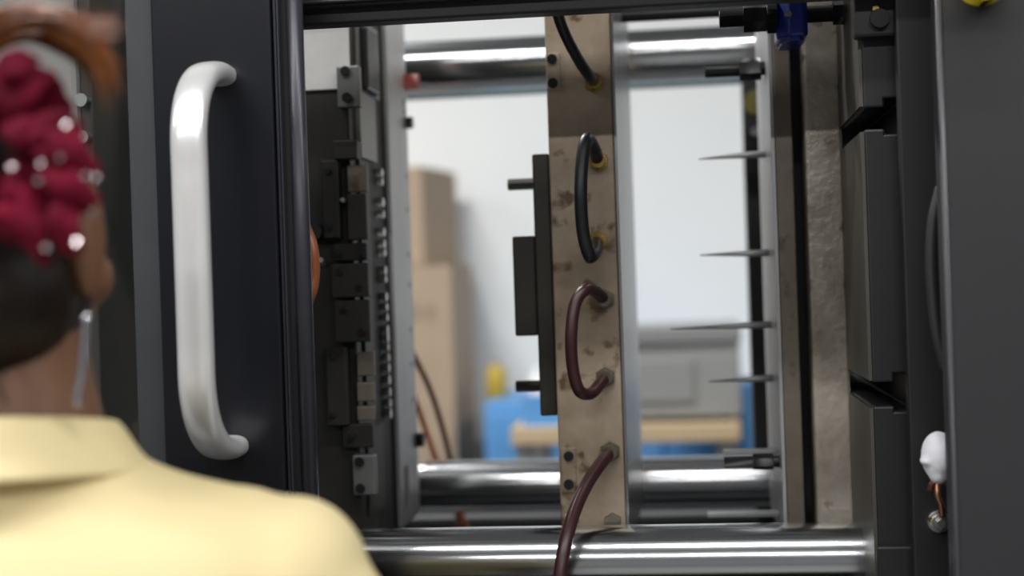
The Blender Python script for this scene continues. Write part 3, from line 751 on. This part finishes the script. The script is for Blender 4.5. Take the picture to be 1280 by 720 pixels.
for s in (-1, 1):
    bd.tube(spline([W(s * 0.145, 0, 1.235), W(s * 0.185, -0.005, 1.16), W(s * 0.200, -0.005, 1.00), W(s * 0.207, 0.03, 0.86), W(s * 0.205, 0.065, 0.765)], 5),
            [0.050, 0.050, 0.049, 0.048, 0.047, 0.046, 0.044, 0.043, 0.042, 0.040, 0.039, 0.038, 0.037, 0.035, 0.033, 0.031, 0.029, 0.027, 0.025, 0.023, 0.022], 18)
    bd.ell(W(s * 0.203, 0.085, 0.715), 0.018, 0.038, 0.045, 16, 10)            # palm
    for k, ln in enumerate((0.060, 0.070, 0.066, 0.052)):
        y = 0.112 - k * 0.0185
        bd.tube([W(s * 0.203, y, 0.685), W(s * 0.199, y + 0.002, 0.685 - ln * 0.5), W(s * 0.190, y + 0.002, 0.685 - ln * 0.95)], [0.0092, 0.0086, 0.0072], 10)
    bd.tube([W(s * 0.198, 0.115, 0.735), W(s * 0.190, 0.140, 0.710), W(s * 0.184, 0.148, 0.682)], [0.012, 0.010, 0.008], 10)     # thumb
    bd.tube(spline([W(s * 0.085, 0, 0.78), W(s * 0.090, 0.005, 0.62), W(s * 0.092, 0.005, 0.42), W(s * 0.094, -0.012, 0.27), W(s * 0.095, -0.008, 0.07)], 4),
            [0.082, 0.082, 0.080, 0.076, 0.072, 0.067, 0.061, 0.055, 0.050, 0.051, 0.053, 0.053, 0.050, 0.045, 0.040, 0.036, 0.034], 18)
    bd.ell(W(s * 0.097, 0.055, 0.045), 0.040, 0.105, 0.036, 18, 10)            # foot
person = bd.build('person', M_skin)
soft(person, 0.0052, 6)
tag(person, 'person in pale yellow collared shirt facing the machine, dark hair tied up with crimson scrunchie', 'person')
# eyes, brows, mouth
for s in (-1, 1):
    e = MB(); e.ell(H(s * 0.030, 0.076, 0.006), 0.012, 0.010, 0.010, 16, 10, HM); eo = e.build('eye', M_whitepl, person)
    e = MB(); e.ell(H(s * 0.030, 0.0845, 0.006), 0.005, 0.003, 0.005, 12, 8, HM); e.build('iris', M_black, eo)
    e = MB(); e.ell(H(s * 0.030, 0.082, 0.024), 0.017, 0.006, 0.003, 12, 8, HM); e.build('eyebrow', M_hair, person)
e = MB(); e.ell(H(0, 0.088, -0.060), 0.022, 0.008, 0.007, 14, 8, HM); e.build('lips', mat('lips', (0.30, 0.09, 0.07), 0.4), person)
# trousers and shoes
tr = MB()
tr.loft([(W(0, 0, 0.66), 0.09, 0.075), (W(0, 0, 0.70), 0.145, 0.112), (W(0, 0, 0.77), 0.178, 0.130), (W(0, 0, 0.86), 0.180, 0.128), (W(0, 0, 0.96), 0.142, 0.098)])
for s in (-1, 1):
    tr.tube([W(s * 0.085, 0, 0.80), W(s * 0.090, 0.003, 0.62), W(s * 0.092, 0.004, 0.42), W(s * 0.095, -0.004, 0.10)], [0.090, 0.090, 0.074, 0.062], 20)
soft(tr.build('trousers', M_trou, person), 0.008, 4)
for s in (-1, 1):
    sh = MB(); sh.ell(W(s * 0.097, 0.055, 0.044), 0.046, 0.128, 0.042, 20, 12); sh.box(PX + s * 0.097 - 0.042, PX + s * 0.097 + 0.042, PYC - 0.06, PYC + 0.16, 0.0, 0.03)
    soft(sh.build('shoe', M_shoe, person), 0.006, 6)
# shirt
st = MB()
st.loft([(W(0, 0, 0.86), 0.182, 0.128), (W(0, 0, 0.98), 0.160, 0.118), (W(0, 0, 1.08), 0.168, 0.120), (W(0, 0, 1.16), 0.178, 0.116), (W(0, 0, 1.21), 0.192, 0.108), (W(0, 0, 1.235), 0.205, 0.098),
         (W(0, 0, 1.254), 0.200, 0.088), (W(0, 0, 1.268), 0.186, 0.078), (W(0, 0, 1.277), 0.166, 0.072), (W(0, 0, 1.283), 0.140, 0.068), (W(0, 0, 1.289), 0.112, 0.066), (W(0, 0, 1.298), 0.086, 0.064), (W(0, 0, 1.310), 0.070, 0.062)], 40, 2.3)
for s in (-1, 1):
    st.tube([W(s * 0.150, 0, 1.215), W(s * 0.180, -0.002, 1.20), W(s * 0.197, -0.004, 1.13), W(s * 0.208, -0.005, 1.06)], [0.052, 0.058, 0.060, 0.064], 22)
for s in (-1, 1):
    st.ell(W(s * 0.176, 0, 1.226), 0.048, 0.060, 0.053, 22, 14)
    st.ell(W(s * 0.135, 0, 1.240), 0.060, 0.060, 0.046, 22, 14)
# cloth creases along shoulder and back
for (x0, y0, z0, x1, y1, z1, r) in ((0.118, -0.02, 1.279, 0.135, -0.085, 1.22, 0.010), (0.160, -0.01, 1.266, 0.176, -0.045, 1.235, 0.008)):
    st.tube([W(x0, y0, z0), W((x0 + x1) / 2, (y0 + y1) / 2 - 0.006, (z0 + z1) / 2), W(x1, y1, z1)], [r * 0.5, r, r * 0.4], 10)
shirt = st.build('shirt', M_shirt, person)
soft(shirt, 0.006, 7)
# collar: stand and turned down fall
cl = MB()
seg = 48
rows = [(0.0640, 0.060, 1.306), (0.0615, 0.0585, 1.331), (0.0635, 0.061, 1.3375), (0.069, 0.068, 1.334), (0.078, 0.079, 1.316), (0.088, 0.090, 1.302), (0.0875, 0.0895, 1.299), (0.080, 0.083, 1.304)]
vs, fs = [], []
for i, (rx, ry, z) in enumerate(rows):
    for kk in range(seg):
        a = 2 * PI * kk / seg
        back = -math.sin(a)
        vs.append(W(rx * math.cos(a), ry * math.sin(a) - 0.002, z - (0.016 * (1 - back) / 2 if i < 5 else 0.010 * (1 - back) / 2)))
for i in range(len(rows) - 1):
    for kk in range(seg):
        fs.append((i * seg + kk, i * seg + (kk + 1) % seg, (i + 1) * seg + (kk + 1) % seg, (i + 1) * seg + kk))
cl.add(vs, fs, True)
co = cl.build('collar', M_shirt, shirt)
so = co.modifiers.new('cloth', 'SOLIDIFY'); so.thickness = 0.003
su = co.modifiers.new('sub', 'SUBSURF'); su.levels = 1; su.render_levels = 1
# hair cap
hr_ = MB()
hr_.ell(H(0, -0.014, 0.004), 0.083, 0.092, 0.110, 32, 20, HM)
hr_.ell(H(0, -0.036, -0.030), 0.087, 0.062, 0.056, 24, 14, HM)
hr_.ell(H(0.020, -0.072, 0.046), 0.046, 0.044, 0.046, 24, 14, HM)      # bun gathered at the back
hair = hr_.build('hair', M_hair, person)
soft(hair, 0.005, 6)
# loose wisps at the nape
ws = MB()
for i in range(60):
    x = random.uniform(-0.06, 0.055)
    a = H(x, -0.070 + abs(x) * 0.3, -0.045 + random.uniform(-0.02, 0.03))
    ws.tube([a, a + Vector((random.uniform(-0.004, 0.004), -0.004, -0.022)), a + Vector((random.uniform(-0.008, 0.008), 0.004, -random.uniform(0.03, 0.05)))], [0.0012, 0.0010, 0.0003], 5, False)
ws.build('nape_hair', M_hair, hair, kind='stuff')
# ponytail ends arching over the scrunchie
pt = MB()
for i in range(170):
    j = random.gauss(0, 1); g = random.gauss(0, 1); u = random.random()
    Y = 0.825 + 0.018 * random.gauss(0, 1)
    sp = 21 * (u - 0.5) * 2
    pts = [at(-70 + 6 * j, 165 + 8 * g, Y), at(-50 + 6 * j, 85 + sp * 0.7, Y), at(0 + 8 * j, 38 + sp, Y), at(58 + 10 * j, 32 + sp + 3 * g, Y), at(108 + 9 * j, 52 + sp * 1.1 + 5 * g, Y), at(136 + 10 * j + sp * 0.25, 100 + 14 * g, Y)]
    if u < 0.35: pts = pts[:5] + [at(132 + 10 * j, 48 + sp + 10 * g, Y)]
    P = spline(pts, 4)
    n = len(P)
    pt.tube(P, [0.0011 * (1 - 0.75 * (q / (n - 1)) ** 2) for q in range(n)], 4, False)
pt.build('ponytail_ends', M_tuft, hair, kind='stuff')
# scrunchie: ruffled ring with hanging folds
sc0 = at(0, 190, 0.812)
rf = MB(); segU, segV = 96, 18
vs, fs = [], []
tilt = Matrix.Rotation(math.radians(72), 3, 'X')
for i in range(segU):
    a = 2 * PI * i / segU
    ruff = 1 + 0.30 * math.sin(9 * a + 0.6) + 0.16 * math.sin(17 * a)
    for kk in range(segV):
        b = 2 * PI * kk / segV
        rt = 0.015 * (ruff if math.cos(b) > -0.2 else 1.0) * (1 + 0.18 * math.sin(5 * b + 7 * a))
        R = 0.028 + rt * math.cos(b)
        vs.append(sc0 + tilt @ Vector((R * math.cos(a) * 1.0, R * math.sin(a) * 1.12, rt * 1.1 * math.sin(b) + 0.006 * math.sin(7 * a))))
for i in range(segU):
    for kk in range(segV):
        fs.append((i * segV + kk, ((i + 1) % segU) * segV + kk, ((i + 1) % segU) * segV + (kk + 1) % segV, i * segV + (kk + 1) % segV))
rf.add(vs, fs, True)
scr = rf.build('scrunchie', M_scr, person, label='crimson velvet scrunchie with sequins')
su = scr.modifiers.new('sub', 'SUBSURF'); su.levels = 1; su.render_levels = 1
def fold(p0, p1, wdt, Y, name='ribbon_fold'):
    a, b = at(*p0, Y), at(*p1, Y)
    f = MB(); n = 8; vs = []; fs = []
    side = (b - a).cross(Vector((0, 1, 0))).normalized()
    for i in range(n + 1):
        t = i / n
        c = a.lerp(b, t) + Vector((0, -0.012 * math.sin(PI * t), 0))
        ww = wdt * (0.5 + 0.6 * math.sin(PI * min(1, t * 0.85 + 0.1)))
        for kk in range(5):
            q = (kk - 2) / 2
            vs.append(c + side * (q * ww) + Vector((0, 0.010 * q * q - 0.004 * math.cos(3 * q + 5 * t), 0)))
    for i in range(n):
        for kk in range(4):
            fs.append((i * 5 + kk, i * 5 + kk + 1, (i + 1) * 5 + kk + 1, (i + 1) * 5 + kk))
    f.add(vs, fs, True)
    o = f.build(name, M_scr, scr)
    s_ = o.modifiers.new('cloth', 'SOLIDIFY'); s_.thickness = 0.003
    s_ = o.modifiers.new('sub', 'SUBSURF'); s_.levels = 1; s_.render_levels = 1
for p0, p1, wd in (((30, 230), (52, 335), 0.008), ((75, 240), (88, 322), 0.010), ((52, 200), (116, 262), 0.011), ((5, 110), (34, 62), 0.010), ((10, 250), (12, 296), 0.012), ((60, 150), (114, 225), 0.011), ((0, 160), (60, 175), 0.010)):
    fold(p0, p1, wd, 0.780)
rs = random.Random(3)
for i in range(34):
    a = 2 * PI * i / 34 + rs.uniform(-0.1, 0.1)
    r0, r1 = rs.uniform(20, 50), rs.uniform(88, 112)
    da = rs.uniform(-0.35, 0.35)
    fold((0 + r0 * math.cos(a), 188 + r0 * 1.1 * math.sin(a)), (0 + r1 * math.cos(a + da), 188 + r1 * 1.12 * math.sin(a + da)), rs.uniform(0.006, 0.010), 0.786 + rs.uniform(-0.006, 0.010))
sq = MB()
for (px, py) in ((15, 210), (52, 205), (48, 226), (76, 197), (107, 220), (121, 223), (116, 266), (97, 303), (84, 157), (58, 310)):
    q = at(px, py, 0.768 + random.uniform(0, 0.004))
    nrm = Vector((random.uniform(-0.4, 0.4), -1, random.uniform(-0.1, 0.6))).normalized()
    sq.cyl(q, q + nrm * 0.0012, random.uniform(0.0011, 0.0019), 10)
sq.build('sequins', M_seq, scr, kind='stuff')
# long silver earring on the right ear
er = MB()
e0 = at(108, 392, 0.85)
er.tube(spline([e0, at(105, 440, 0.85), at(102, 470, 0.85), at(97, 495, 0.85), at(99, 508, 0.85)], 6), 0.0026, 8)
er.build('earring', M_silver, person, label='long silver drop earring')
